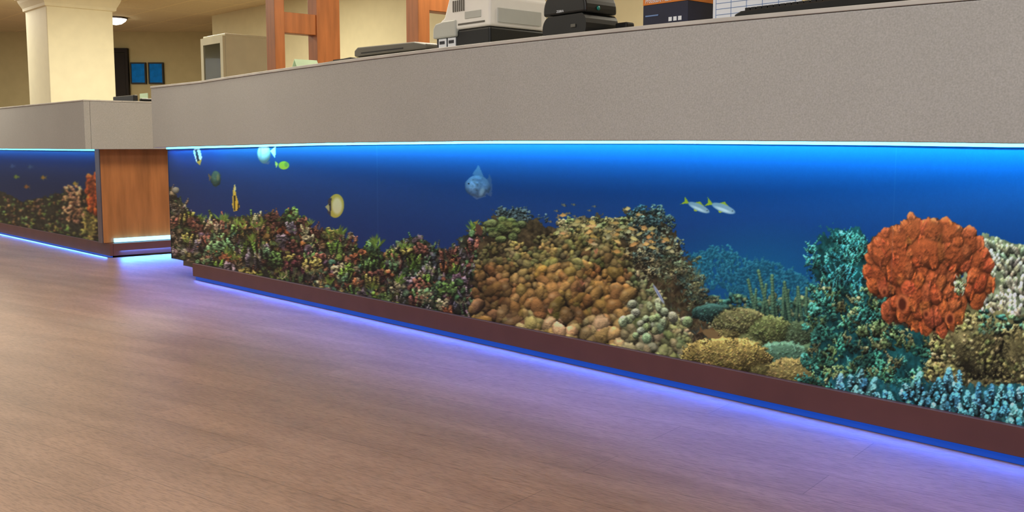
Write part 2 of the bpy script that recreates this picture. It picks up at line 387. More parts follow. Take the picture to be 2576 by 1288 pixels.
    for k in range(40):
        x=G(1296,26); y=U(524,560); bush(L,x,y,U(8,16),(72,86,88),12,1.8,4,1.4)
    for k in range(160):
        x=U(1400,1600); y=U(552,600); bush(L,x,y,U(6,12),cv.pick([(128,116,74),(104,110,70),(140,124,88)],x,y),8,2,4.5,1.4)
    for k in range(120):
        y=U(640,840); x=1690+(y-640)*.62+G(0,16); bush(L,x,y,U(8,16),cv.pick([(84,94,70),(70,96,88),(108,104,72),(60,74,62)],x,y),12,1.8,4.4,1.4)
    cv.field(L,bump=3,fine=1.6,jag=.4,aok=6,gap=.3)
    L=[]
    for k in range(26): L.append((1268+G(0,20),574+G(0,10),U(12,22),U(9,15),0,jit((104,112,64),.1),0))
    cv.field(L,bump=4,fine=1.5,aok=9)
    for k in range(330):
        x=U(1650,1800); y=U(640,880)
        if x<1722+(y-600)*.42: cv.leaf(x,y+8,U(10,30),jit(random.choice([(90,86,60),(114,100,72),(62,84,76),(52,50,38),(98,106,70)])),n=5,thin=.045,spread=1.1)
    # lobed tan coral
    L=[]
    prev=[]
    for k in range(2600):
        x=U(1198,1745); top=interp([(1198,650),(1230,612),(1330,606),(1400,582),(1480,572),(1550,590),(1600,670),(1680,760),(1745,850)],x)
        y=U(top,interp([(1200,835),(1400,880),(1745,950)],x)); t=min(1,(y-top)/160)
        g=cv.samp(cv.ng,x,y)
        if g<.36: continue
        r=5.5+20*t*U(.45,1.2)
        if any((x-a)**2+(y-b)**2<(.4*(r+q_))**2 for a,b,q_ in prev): continue
        prev.append((x,y,r))
        if y<670: c=cv.pick([(138,122,72),(120,112,70),(156,130,78)],x,y)
        elif x<1290: c=cv.pick([(146,106,62),(128,98,58),(160,122,74)],x,y)
        elif x>1580: c=cv.pick([(134,138,92),(150,148,100),(168,156,112)],x,y)
        elif y>800: c=cv.pick([(200,166,104),(182,150,92),(212,180,122)],x,y)
        else: c=cv.pick([(186,140,76),(166,126,70),(198,152,90),(154,120,68)],x,y)
        c=jit(c,.09); a=U(-1.1,1.1)
        L.append((x,y,r*U(.7,.95),r*U(1.0,1.5),a,c,r*.15+(g-.5)*40))
        for j in range(random.choice([1,2,3])): L.append((x+U(-.9,.9)*r,y+U(-.6,.7)*r,r*.65,r*.8,U(-1,1),jit(c,.04),r*.2+(g-.5)*40))
    cv.field(L,bump=2.0,fine=.4,jag=.28,aok=15,amb=.34,dif=1.0,tex=.3,gap=.22)
    for x,y,r in prev:
        if random.random()<.4: cv.ell(x-r*.1,y-r*.55,r*.4,r*.28,(246,226,180),mode='flat',alpha=.25,soft=6)
    for (x,y) in [(1385,790),(1465,720),(1500,640)]: cv.leaf(x,y,18,(180,118,84),n=8,spread=.6,thin=.14)
    L=[]
    for k in range(26): x=G(1640,42); y=G(805,20); L.append((x,y,U(8,14),U(9,16),U(-.6,.6),jit((150,162,122),.1),12))
    cv.field(L,bump=3,fine=1.2,aok=10)
    # brain corals
    def brainf(items):
        L=[]
        for x,y,rx,ry,c,n in items:
            L.append((x,y,rx,ry,0,[v*.85 for v in c],1))
            R=min(rx,ry)
            for k in range(int(n*1.3)):
                a=U(0,6.28); q=math.sqrt(random.random())*.96; u,v=math.cos(a)*q,math.sin(a)*q
                L.append((x+u*rx,y+v*ry,U(1.8,4),U(1.5,2.8),U(0,3),jit(c,.12),R*math.sqrt(max(0,1-q*q))-v*ry*.4+.2))
        cv.field(L,bump=4,fine=1.2,jag=.3,aok=9,amb=.4,gap=.2)
    brainf([(1862,815,72,42,(136,136,88),260),(1935,840,70,46,(126,138,84),240),(2010,850,56,42,(104,128,90),180),(1795,788,54,24,(72,116,104),60),(1900,862,66,32,(112,120,76),120),(1840,845,50,28,(140,132,80),100)])
    brainf([(1968,905,88,48,(108,154,122),240),(1886,890,56,34,(130,136,84),120),(2040,900,50,36,(92,120,84),100)])
    brainf([(1994,955,88,56,(156,142,86),480),(1826,908,118,60,(182,162,92),860),(2064,970,64,48,(116,128,84),240),(1910,945,50,40,(148,140,84),120)])
    # teal shrub coral
    cv.poly([(2044,620),(2070,590),(2110,580),(2170,584),(2215,610),(2225,700),(2340,760),(2400,1010),(2300,1080),(2070,1000),(2040,900),(2080,800),(2070,720),(2040,680)],(20,66,68),tex=.6,tex2=.7,jag=30)
    L=[]
    for k in range(60):
        y=G(650,50); x=G(2124,46)
        if y<590+abs(x-2122)*.4 or y>770: continue
        c=cv.pick([(62,146,148),(80,168,156),(50,126,132),(70,152,140)],x,y)
        bush(L,x,y,U(12,22),c,20,2,4,1.4)
        for j in range(5): finger(L,x+U(-16,16),y+U(-10,10),U(10,22),U(-.9,.9),U(1.8,3),jit(c),5,1.5,dh=5)
    for k in range(170):
        y=U(730,1010); x=G(2190,86)
        if not 2020<x<2400: continue
        c=cv.pick([(58,128,108),(80,152,122),(50,106,92),(110,136,88),(128,132,90),(64,136,124)],x,y)
        bush(L,x,y,U(12,24),c,18,2.2,6,1.3)
        for j in range(2): finger(L,x+U(-16,16),y+U(-10,10),U(10,24),U(-.9,.9),U(1.8,3.2),jit(c),5,1.4,dh=5)
    for k in range(26):
        x=G(2060,16); y=U(715,930); bush(L,x,y,U(10,18),(80,160,138),22,2,5,1.35)
    cv.field(L,bump=3.5,fine=1.4,jag=.35,aok=7,amb=.36,gap=.38)
    # pale branching coral
    cv.poly([(2450,600),(2480,590),(2540,610),(2700,640),(2700,800),(2450,800),(2410,750)],(120,130,100),tex=.5,tex2=.5,jag=16)
    L=[]
    for k in range(420):
        x=U(2455,2760); y=U(612+max(0,(x-2480)*.3),810); c=jit(cv.pick([(206,208,172),(222,216,186),(184,196,164),(196,190,150)],x,y),.1)
        finger(L,x,y,U(10,22),U(-1.1,.8),U(4.5,7),c,5,1.2)
    cv.field(L,bump=2.5,fine=1.0,jag=.25,aok=8,amb=.42,gap=.25)
    # rough mass under the sponge
    cv.poly([(2330,800),(2420,740),(2480,790),(2900,800),(2900,1300),(2500,1180),(2380,1050)],(96,94,62),tex=.6,tex2=.6,jag=14)
    L=[(2440,872,106,84,0,(160,150,98),6),(2585,905,80,90,0,(156,146,96),6),(2385,950,62,52,0,(136,134,86),2)]
    for k in range(1900):
        x=U(2335,2900); top=interp([(2335,930),(2360,830),(2400,790),(2480,780),(2560,800),(2900,840)],x); y=U(top,1060)
        g=cv.samp(cv.ng,x,y)
        if 2460<x<2590 and y<840: c=cv.pick([(96,160,140),(120,160,120),(80,140,124)],x,y)
        else: c=cv.pick([(180,172,112),(162,158,100),(148,150,92),(192,182,124),(140,136,84)],x,y)
        r=U(3.5,9)
        hb=0
        for bx,by,brx,bry,bd in [(2440,872,106,84,6),(2585,905,80,90,6),(2385,950,62,52,2)]:
            qq=((x-bx)/brx)**2+((y-by)/bry)**2
            if qq<1: hb=max(hb,bd+min(brx,bry)*math.sqrt(1-qq)+(by-y)*.4)
        L.append((x,y,r,r*U(.6,1.1),U(0,3),jit(c,.12),hb+(g-.5)*24-r*.4))
    cv.field(L,bump=6,fine=1.4,jag=.45,aok=11,amb=.36,dif=1.0,gap=.3)
    # orange sponge
    body=[(2228,640,44,60),(2215,690,36,62),(2262,612,42,50),(2300,590,38,46),(2345,585,42,40),(2392,598,44,42),(2432,622,40,42),(2458,660,36,48),(2462,705,34,46),(2448,738,26,26),(2400,640,54,50),(2330,640,60,56),(2270,680,54,68),(2300,740,60,66),(2265,770,44,44),(2330,790,56,44),(2378,785,40,48),(2345,720,52,66),(2385,690,34,50),(2290,640,40,58),(2395,750,34,34)]
    for x,y,rx,ry in body: cv.ell(x,y+8,rx*.98,ry*1.0,(70,44,30),mode='flat',jag=.2,soft=5,alpha=.7)
    L=[(x,y,rx*.98,ry*.98,0,(180,88,48),-2) for x,y,rx,ry in body]
    prevs=[]
    for k in range(1600):
        x,y,rx,ry=random.choice(body); a=U(0,6.28); q=math.sqrt(random.random())*.84; cx=x+math.cos(a)*q*rx; cy=y+math.sin(a)*q*ry
        if (cx-2414)**2/17**2+(cy-716)**2/26**2<1: continue
        if any(((cx-u_))**2+((cy-v_)*.7)**2<19**2 for u_,v_ in prevs): continue
        prevs.append((cx,cy)); low=max(0,(cy-680)/110); an=U(-.35,.35)+(cx-2335)/300*(1-low); rx_,ry_=U(13,20),U(20,32)
        hb=max(min(b[2],b[3])*math.sqrt(max(0,1-((cx-b[0])/b[2])**2-((cy-b[1])/b[3])**2)) for b in body)
        z=hb*.85-6+(cy-700)*.06+U(-3,1)
        c=jit((192,96,54),.06)
        L.append((cx,cy,rx_,ry_,an,c,z))
        for j in range(4):
            L.append((cx+U(-.8,.8)*rx_,cy+U(-.5,.3)*ry_,U(2.6,4.4),ry_*U(.4,.7),an+U(-.3,.3),[min(255,v*U(1.0,1.15)) for v in c],z+rx_*.7))
    cv.field(L,bump=6,fine=1.0,jag=.35,aok=18,amb=.48,dif=.82,slope=0,tex=.15,gap=.05)
    for x,y,rx,ry in [(2270,764,12,21),(2390,802,10,17),(2225,735,7,11),(2310,700,5,9),(2330,790,7,10)]:
        cv.ell(x,y-1,rx*1.5,ry*1.25,(210,116,70),mode='flat',soft=5,jag=.2,alpha=.8); cv.ell(x,y+1,rx,ry,(84,38,24),mode='flat',soft=5,jag=.15)
    cv.ell(2414,716,12,20,(96,92,60),jag=.35,tex=.7,mode='flat')
    L=[]
    for k in range(46): finger(L,G(2414,6),G(724,9),U(5,10),U(-.6,.6),U(1.8,3),random.choice([(150,156,116),(100,120,80),(176,176,150),(110,100,70)]),4)
    cv.field(L,bump=3,fine=2,jag=.3,aok=6)
    # pale blue finger coral
    cv.poly([(2100,955),(2180,945),(2260,985),(2300,955),(2400,975),(2576,970),(2700,1010),(2700,1300),(2300,1120),(2090,1010)],(22,74,84),tex=.6,tex2=.6,jag=24,alpha=.85)
    L=[]; pv=[]
    for k in range(700):
        x=U(2105,2640); top=interp([(2105,975),(2150,950),(2200,985),(2250,1030),(2290,960),(2340,990),(2400,965),(2460,1010),(2520,990),(2640,1000)],x); y=U(top+4,interp([(2105,1020),(2576,1120),(2640,1135)],x))
        if any((x-a)**2+((y-b)*1.0)**2<16**2 for a,b in pv): continue
        pv.append((x,y))
        c=jit(cv.pick([(88,164,190),(104,180,198),(72,146,172),(110,174,178)],x,y),.1); h=U(14,50); le=U(-.6,.6)
        finger(L,x,y,h,le,U(6,11),c,8,1.15)
        for j in range(14): t=U(0,1); L.append((x+le*h*t+U(-8,8),y-h*t+U(-3,3),U(2.2,3.6),U(2.2,3.4),0,[min(255,v*1.25) for v in c],t*h*.45+8))
    cv.field(L,bump=2.5,fine=1.2,jag=.2,aok=8,amb=.3,gap=.3)
    its=[(U(620,1150),U(2780,4300)) for k in range(300)]; its.sort()
    for y,x in its: cv.ell(x,y+(x-2720)*.1,U(25,60),U(20,50),random.choice([(120,100,60),(40,110,110),(150,90,60),(90,110,80)]),jag=.3,tex=.5)
    # shoal
    for k in range(60):
        x=G(1540,85); y=584+(x-1540)*.06+G(0,26)
        if 1350<x<1725:
            c=jit(random.choice([(204,160,96),(190,144,84),(170,160,112),(194,174,110),(150,134,90)]),.15); fish(cv,x,y,U(12,26),U(6,11),c,U(-.4,.5),[v*.8 for v in c],random.choice([1,-1]),[min(255,v*1.2) for v in c])
    for k in range(14):
        x=U(1340,1500); y=U(512,560); fish(cv,x,y,10,5,(120,110,90),.2,(120,100,70))
    # single fish
    cv.poly([(1225,452),(1232,438),(1240,470),(1236,496),(1222,486)],(66,84,126),jag=3); cv.poly([(1188,440),(1204,414),(1216,444)],(88,106,146),jag=2); cv.poly([(1182,488),(1198,502),(1222,494),(1214,480)],(72,90,130),jag=3)
    cv.ell(1201,468,32,28,(108,126,164),ang=.25,jag=.1,tex=.35,amb=.66); cv.ell(1190,466,18,20,(140,152,178),mode='flat',alpha=.5,soft=9,tex=.7,jag=.3); cv.ell(1212,482,7,14,(180,186,198),mode='flat',alpha=.6,jag=.35,soft=4,ang=.4); cv.ell(1206,454,14,5,(76,92,130),mode='flat',alpha=.5,jag=.4,soft=3); cv.ell(1179,462,2.6,2.6,(10,10,20),mode='flat')
    fish(cv,1758,522,62,19,(140,160,176),.42,(176,176,40),1,(204,214,220)); fish(cv,1820,524,66,21,(140,164,182),.36,(176,180,40),1,(208,218,224))
    cv.ell(845,518,21,31,(176,160,70),mode='flat',ang=.1); cv.ell(848,518,15,25,(206,196,150),mode='flat',soft=5); cv.poly([(826,500),(834,498),(832,545),(824,535)],(60,54,60)); cv.poly([(818,520),(828,512),(828,532)],(170,160,110)); cv.ell(829,515,2.5,3,(10,10,14),mode='flat')
    cv.ell(543,450,13,22,(84,112,96),jag=.12,tex=.3); cv.poly([(532,445),(524,436),(526,458)],(110,90,70)); cv.ell(548,446,4,10,(130,124,80),mode='flat',alpha=.7)
    cv.poly([(590,462),(594,490),(603,520),(598,530),(588,532),(584,515),(586,480)],(222,182,66)); cv.poly([(588,492),(592,492),(592,530),(588,530)],(50,40,30)); cv.poly([(599,508),(602,514),(600,530),(597,530)],(50,40,30)); cv.poly([(591,462),(594,476),(588,486)],(226,216,160))
    cv.ell(714,416,14,11,(190,180,50),mode='flat'); cv.poly([(700,412),(692,405),(694,424)],(220,200,90)); cv.ell(720,414,5,7,(130,140,70),mode='flat',alpha=.8)
    cv.ell(664,386,17,26,(255,226,226),jag=.05,tex=.1); cv.poly([(680,380),(694,366),(692,398)],(255,224,226)); cv.ell(656,384,3,20,(150,130,160),mode='flat',alpha=.6); cv.poly([(664,412),(680,404),(676,414)],(90,80,110))
    cv.poly([(488,370),(502,372),(508,396),(503,416),(494,408),(487,385)],(255,232,222)); cv.poly([(490,378),(496,376),(502,404),(496,408)],(40,36,44)); cv.poly([(494,408),(503,416),(508,400)],(200,150,60))
    cv.ell(1657,740,32,4,(176,190,214),ang=1.05,mode='flat'); cv.ell(1657,740,30,1.4,(60,60,90),ang=1.05,mode='flat')
    fish(cv,1205,578,34,16,(90,60,50),1.2,(150,130,50)); cv.ell(442,478,10,9,(180,176,160),jag=.2)
    fish(cv,1790,840,50,22,(124,102,66),.3,(110,84,54))
    for px in (948,2255):
        w=cv.win(px-1,px+1,360,1200); m=(np.abs(cv.PX[w]-px+(px-1288)*(cv.PY[w]-366)/23500)<1.1)*.15; cv.blend(w,m,np.array([120,140,180])/255)
    soft=np.stack([blur(cv.img[...,i],1) for i in range(3)],-1); cv.img=cv.img*.5+soft*.5
def paint_small(cv):
    water(cv); cv.img*=.85; U=random.uniform; G=random.gauss
    sky=[(-430,470),(0,482),(60,505),(120,492),(150,484),(180,475),(215,480),(250,470)]
    cv.poly(sky+[(260,640),(-430,600)],(44,44,34),tex=.5,tex2=.5,jag=8)
    L=[]
    for k in range(1300):
        x=U(-420,255); y=U(470,620)
        if y<interp(sky,x)+5: continue
        c=cv.pick([(112,116,64),(128,100,66),(88,110,70),(112,86,68),(96,124,62)],x,y); L.append((x,y,U(2.5,6),U(2.5,6),0,jit(c,.2),U(-3,3)))
    for k in range(120): L.append((G(184,12),U(468,560),U(3,6),U(3,7),U(0,3),jit(random.choice([(196,152,112),(160,118,84),(206,166,118)]),.1),8))
    for k in range(120): L.append((G(226,9),U(525,605),U(3,7),U(3,6),0,jit(random.choice([(160,148,78),(128,130,68),(180,160,92)]),.1),8))
    for k in range(50): L.append((G(231,6),U(442,535),U(6,9),U(8,13),0,jit((222,104,46),.1),14))
    cv.field(L,bump=4,fine=1.2,jag=.4,aok=8,amb=.38,gap=.35)
    for x,y,c in [(40,445,(120,140,60)),(75,420,(60,80,110)),(108,447,(170,130,50)),(188,462,(180,150,60)),(66,470,(150,100,50)),(30,418,(60,80,120))]:
        fish(cv,x,y,13,9,c,0,c,-1)
    cv.img=np.stack([blur(cv.img[...,i],1) for i in range(3)],-1)
def mural(name,cv,parent,gain=1.0):
    R,C=cv.R,cv.C; o=K0+B*MO
    V=np.zeros((R,C,3)); V[...,0]=o.x+D.x*cv.S; V[...,1]=o.y+D.y*cv.S; V[...,2]=cv.Z[:,None]
    nv=R*C; idx=np.arange(nv).reshape(R,C)
    q=np.stack([idx[:-1,:-1],idx[:-1,1:],idx[1:,1:],idx[1:,:-1]],-1).reshape(-1,4)
    me=bpy.data.meshes.new(name); me.vertices.add(nv); me.vertices.foreach_set('co',V.reshape(-1).astype(np.float32))
    nq=len(q); me.loops.add(nq*4); me.loops.foreach_set('vertex_index',q.reshape(-1).astype(np.int32))
    me.polygons.add(nq); me.polygons.foreach_set('loop_start',np.arange(0,nq*4,4,dtype=np.int32)); me.update(calc_edges=True)
    at=me.color_attributes.new('print','FLOAT_COLOR','POINT'); im=np.clip(cv.img,0,1)
    L=np.where(im<=.04045,im/12.92,((im+.055)/1.055)**2.4)*gain
    a=np.ones((R,C,4),np.float32); a[...,:3]=np.minimum(L,.95); at.data.foreach_set('color',a.reshape(-1))
    ob=bpy.data.objects.new(name,me); link(ob); ob.parent=parent; ob.matrix_parent_inverse=parent.matrix_world.inverted()
    m=bpy.data.materials.get('reef_print')
    if not m:
        m=bpy.data.materials.new('reef_print'); m.use_nodes=True; nt=m.node_tree; b=nt.nodes['Principled BSDF']
        at=nt.nodes.new('ShaderNodeAttribute'); at.attribute_name='print'
        nz=nt.nodes.new('ShaderNodeTexNoise'); nz.inputs['Scale'].default_value=220; tc=nt.nodes.new('ShaderNodeTexCoord'); nt.links.new(tc.outputs['Object'],nz.inputs['Vector'])
        r=nt.nodes.new('ShaderNodeValToRGB'); r.color_ramp.elements[0].color=(.92,.92,.92,1); r.color_ramp.elements[1].color=(1.08,1.08,1.08,1); nt.links.new(nz.outputs['Fac'],r.inputs[0])
        mx=nt.nodes.new('ShaderNodeMix'); mx.data_type='RGBA'; mx.blend_type='MULTIPLY'; mx.inputs[0].default_value=1
        nt.links.new(at.outputs['Color'],mx.inputs[6]); nt.links.new(r.outputs[0],mx.inputs[7]); nt.links.new(mx.outputs[2],b.inputs['Base Color'])
        b.inputs['Roughness'].default_value=.5; b.inputs['Specular IOR Level'].default_value=.2
    me.materials.append(m); return ob

# ---------------- room shell
HC=2.5
fl=struct(box('floor',-14,9,-2,17,-.05,0,M_floor),'brown wood-look vinyl plank floor','floor')
ce=struct(box('ceiling',-14,9,-2,17,HC,HC+.05,M_ceil),'suspended ceiling of cream acoustic tiles','ceiling')
YB=at_z(400,80,HC).y
struct(box('wall_back',-14,9,YB,YB+.1,0,HC,M_wallb),'ochre painted far wall','wall')
W0=at_z(533,40,HC)
wa=empty('tmp',Vector((W0.x,W0.y,0)),'','')
w=box('wall_office',0,17,0,.12,0,HC,M_wall,wa); w.parent=None; w.matrix_world=wa.matrix_world.copy(); struct(w,'cream painted wall behind the reception desk','wall')
w=box('wall_return',0,.12,.12,3.2,0,HC,M_wall,wa); w.parent=None; w.matrix_world=wa.matrix_world.copy(); struct(w,'cream painted return wall','wall')
bpy.data.objects.remove(wa)
a=at_y(275,130,YB-.02); b=at_y(305,235,YB-.02)
d=empty('door_1',Vector(((a.x+b.x)/2-.25,YB-.06,0)),'dark open doorway in the far wall','door',x=(1,0,0),kind='structure')
box('doorway_shade_sheet',-.45,.42,0,.05,0,a.z-.03,M_dark,d); ext('door_frame',[(-.52,0),(-.52,a.z+.05),(.47,a.z+.05),(.47,0),(.43,0),(.43,a.z-.02),(-.46,a.z-.02),(-.46,0)],-.02,.05,M_dark,d)  # dark sheet paints the shade inside the open doorway, no leaf there
for i,(x0,x1) in enumerate([(327,368),(372,412)]):
    a=at_y(x0,157,YB-.04); b=at_y(x1,211,YB-.04); cx=(a.x+b.x)/2; w2=(b.x-a.x)/2; h=a.z-b.z
    e=empty('picture_frame',Vector((cx,YB-.045,b.z)),'dark framed picture with a blue print on the far wall','picture',x=(1,0,0),group='blue pictures on the far wall')
    ext('frame',[(-w2,0),(w2,0),(w2,h),(-w2,h),(-w2,0),(-w2+.02,.02),(-w2+.02,h-.02),(w2-.02,h-.02),(w2-.02,.02),(-w2+.02,.02)],0,.045,M_black2,e)
    box('picture_print',-w2+.015,w2-.015,.005,.043,.015,h-.015,M_blue,e)
p=at_z(290,44,HC); e=empty('ceiling_light',p-Vector((0,0,.0)),'round flush-mounted ceiling light glowing warm white','light')
lathe('lamp_shade',[(.15,0),(.15,-.02),(.13,-.05),(.08,-.085),(.02,-.1)],M_lamp,e); lathe('base_ring',[(.165,0),(.165,-.02),(.15,-.022)],M_chrome,e)
c0=at_y(125,200,11.4); w=.74
e=empty('column',Vector((c0.x,c0.y,0))-D*w,'square cream painted column with moulded capital','column')
box('shaft',0,w,0,w*.98,0,2.28,M_col,e,.01)
def sqring(name,prof,parent,m):
    v=[];f=[]
    for o_,z in prof: v+=[(-o_,-o_,z),(w+o_,-o_,z),(w+o_,w+o_,z),(-o_,w+o_,z)]
    for i in range(len(prof)-1):
        for j in range(4): f.append((4*i+j,4*i+(j+1)%4,4*i+4+(j+1)%4,4*i+4+j))
    f+= [(0,1,2,3),tuple(range(4*len(prof)-4,4*len(prof)))]
    return mesh(name,v,f,m,parent)
sqring('capital',[(.0,2.27),(.02,2.28),(.024,2.31),(.055,2.37),(.065,2.40),(.085,2.41),(.085,2.5)],e,M_col)
sqring('plinth',[(.03,0),(.03,.12),(.01,.14)],e,M_col)
# glass cabinet
p=at_y(568,150,8.9); cw,cd,ch=.43,.44,1.69
e=empty('display_cabinet',Vector((p.x,p.y,0))-D*cw,'pale enamelled steel medical cabinet with glass door','cabinet')
t=.02
ext('body',[(0,0),(0,cd),(cw,cd),(cw,0),(cw-t,0),(cw-t,cd-t),(t,cd-t),(t,0)],.0,ch,M_cab,e,.003,axis='z')
box('top_panel',0,cw,0,cd,ch-.001,ch+.02,M_cab,e,.004); box('bottom_panel',t,cw-t,.01,cd-t,.02,.06,M_cab,e)
for z in (.45,.85,1.24): box('shelf',t,cw-t,.03,cd-t,z,z+.012,M_cab,e)
dr=ext('door',[(0.0,.03),(cw,.03),(cw,ch),(0,ch),(0,.03),(.05,.09),(.05,ch-.06),(cw-.05,ch-.06),(cw-.05,.09),(.05,.09)],-.025,-.002,M_cab,e)
g=box('glass_pane',.05,cw-.05,-.017,-.014,.09,ch-.06,M_glass,dr); g['label']='clear glass pane'
box('handle',cw-.035,cw-.02,-.05,-.024,1.0,1.12,M_chrome,dr,.003)
M4=e.matrix_world
sk=empty('anatomical_model',M4@Vector((cw*.5,cd*.45,1.252)),'pale bone-coloured anatomical head model inside the cabinet','model')
lathe('skull',[(.02,0.0),(.04,.01),(.045,.04),(.06,.07),(.075,.11),(.075,.15),(.06,.19),(.03,.21),(.005,.215)],M_bone,sk,sy=1.15)
lathe('base',[(.06,0),(.06,.008),(.02,.012)],M_black2,sk)
sk=empty('anatomical_model',M4@Vector((cw*.5,cd*.45,.862)),'tan anatomical organ model inside the cabinet','model')
lathe('organ',[(.03,.0),(.06,.03),(.08,.08),(.06,.14),(.03,.19),(.01,.21)],M_bone,sk)
def timber(px0,depth,wl,wr,gap,beams,label):
    p=at_y(px0,100,depth); e=empty('timber_frame',Vector((p.x,p.y,0)),label,'wooden frame',group='cherry wood door frames behind the desk')
    th=.13
    box('post',0,th,0,wl,0,HC,M_cherry,e,.004); box('post',0,th,wl+gap,wl+gap+wr,0,HC,M_cherry,e,.004)
    for z0,z1 in beams: box('crossbeam',.015,th-.015,wl,wl+gap,z0,z1,M_cherry,e,.004)
    return e
timber(670,7.6,.08,.20,.27,[(1.57,1.72),(2.2,2.4)],'cherry wood frame with two posts and crossbeams')
timber(1022,6.6,.09,.09,.27,[(1.60,1.75)],'cherry wood frame with crossbeam beside the office machines')

# ---------------- main reception desk
sL=s_of(432,MO,645); sR=5.25
desk=empty('reception_desk',line(sL,.1),'long curved reception desk with grey fascia and coral reef mural','reception desk')
HT=1.085
topc=[(380,224),(500,205),(675,178),(900,146),(1100,118),(1380,90),(1620,66),(1840,43),(2080,20),(2200,9),(2330,-3),(2576,-26)]
botc=[(380,372),(430,370),(800,360),(1200,355),(1700,354),(2200,357),(2576,362)]
fp=[];
for px,py in topc:
    q=at_z(px,py,HT); s=(q-K0).dot(D); o=(q-K0).dot(B); fp.append((s,o,px))
ss=np.array([a[0] for a in fp]); oo=np.array([a[1] for a in fp])
cf=np.polyfit(ss,oo,3)
s0=s_of(380,-.07,300); S=np.linspace(s0,sR+.1,60)
smax=ss[-1]
off=np.where(S<=smax,np.polyval(cf,S),np.polyval(cf,smax)+(S-smax)*np.polyval(np.polyder(cf),smax))
off=np.minimum(off,-.065)
front=[line(a,b) for a,b in zip(S,off)]; zb=[]; 
def zrow(plist,dy,k=0):
    out=[]
    for q in plist:
        px=1288+F*q.x/(q.y*CP); py=interp(botc,px)+dy+k*min(1,max(0,px/2576)); dv=ray(px,py); out.append(CZ+dv.z*q.y/dv.y)
    return out
zb=zrow(front,0)
prism2('fascia_panel',front,[q+B*.03 for q in front],zb,HT-.012,M_fascia,desk,.003)
cback=[line(a,.34) for a in S]
prism2('counter_top',[q+N*.004 for q in front],cback,HT-.0115,HT,M_counter,desk,.002)
prism2('soffit_panel',[q+B*.031 for q in front],[line(a,MO-.002) for a in S],.79,.80,M_soffit,desk)
prism2('kickboard',[line(0,0),line(sR,0)],[line(0,.03),line(sR,.03)],.022,.094,M_kick,desk,.002)
prism2('toe_board',[line(.02,.05),line(sR,.05)],[line(.02,.07),line(sR,.07)],0,.09,M_toe,desk)
prism2('led_strip',[line(.01,.012),line(sR,.012)],[line(.01,.024),line(sR,.024)],.001,.0215,M_ledb,desk)
ms=np.linspace(sL+.005,sR,40); lf=[line(a,MO-.012) for a in ms]; lb=[line(a,MO-.002) for a in ms]
zl=zrow(lf,4,5)
prism2('led_strip',lf,lb,zl,[z+.022 for z in zl],M_led,desk)
prism2('carcass',[line(sL+.02,.075),line(sR,.075)],[line(sL+.02,.33),line(sR,.33)],.05,.80,M_carc,desk)
prism2('mural_backing',[line(sL,MO+.002),line(sR,MO+.002)],[line(sL,.05),line(sR,.05)],.0945,.789,M_carc,desk)
prism2('edge_trim',[line(sL-.003,MO-.002),line(sL,MO-.002)],[line(sL-.003,.05),line(sL,.05)],.0945,.789,M_chrome,desk)
prism2('upper_carcass',[line(a,.02) for a in S[2:]],[line(a,.06) for a in S[2:]],.801,HT-.012,M_carc,desk)
cols=list(np.arange(421.5,2670,1.6))
last=cols[-1]; s_last=s_of(last,MO)
px_end=[]
for s in np.linspace(s_last,sR,60)[1:]:
    q=line(s,MO,CZ); px_end.append(1288+F*q.x/(q.y*CP))
cols+=px_end
cv=Canvas(cols,.0945,.789,420); paint_main(cv)
ob=mural('mural_panel',cv,desk,1.25); ob['label']='printed underwater coral reef mural with tropical fish'

# ---------------- second desk
desk2=empty('reception_desk',line(s_of(262,0),.1),'reception desk section with cherry end panel and reef mural','reception desk')
C2=at_z(278,649,0.0); sE=(C2-K0).dot(D); oE=(C2-K0).dot(B)
def L2(s,o): return line(sE+s,oE+o)
H2=1.045; zb2=.725
fo=-.15
prism2('fascia_panel',[L2(-3.7,fo),L2(.05,fo)],[L2(-3.7,fo+.04),L2(.05,fo+.04)],zb2,H2-.01,M_fascia,desk2,.003)
prism2('fascia_end_panel',[L2(.01,fo+.041),L2(.05,fo+.041)],[L2(.01,.85),L2(.05,.85)],zb2,H2-.01,M_fascia,desk2,.003)
prism2('counter_top',[L2(-3.7,fo-.003),L2(.053,fo-.003)],[L2(-3.7,.10),L2(.053,.10)],H2-.0095,H2,M_counter,desk2,.002)
prism2('counter_return_top',[L2(-.2,.101),L2(.053,.101)],[L2(-.2,.85),L2(.053,.85)],H2-.0095,H2,M_counter,desk2,.002)
prism2('work_surface',[L2(-3.7,.06),L2(-.0,.06)],[L2(-3.7,.85),L2(-.0,.85)],.74,.765,M_carc,desk2)
prism2('soffit_panel',[L2(-3.7,fo+.041),L2(0,fo+.041)],[L2(-3.7,.03),L2(0,.03)],.745,.755,M_soffit,desk2)
prism2('end_panel',[L2(-.13,-.014),L2(-.075,-.014)],[L2(-.13,.84),L2(-.075,.84)],.095,.739,M_wood,desk2,.002)['label']='cherry veneer end panel'
prism2('edge_trim',[L2(-.15,-.021),L2(-.074,-.021)],[L2(-.15,-.0145),L2(-.074,-.0145)],.095,.739,M_chrome,desk2)['label']='chrome edge strip'
prism2('kickboard',[L2(-3.6,0),L2(-.0,0)],[L2(-3.6,.02),L2(-.0,.02)],.012,.094,M_kick,desk2,.002)
prism2('kickboard',[L2(-.13,.021),L2(-.0,.021)],[L2(-.13,.84),L2(-.0,.84)],.012,.094,M_kick,desk2,.002)
prism2('led_strip',[L2(-.064,.05),L2(-.045,.05)],[L2(-.064,.8),L2(-.045,.8)],.098,.124,M_ledl,desk2)
prism2('led_strip',[L2(-3.6,.004),L2(-.0,.004)],[L2(-3.6,.015),L2(-.0,.015)],.002,.0115,M_ledb,desk2)
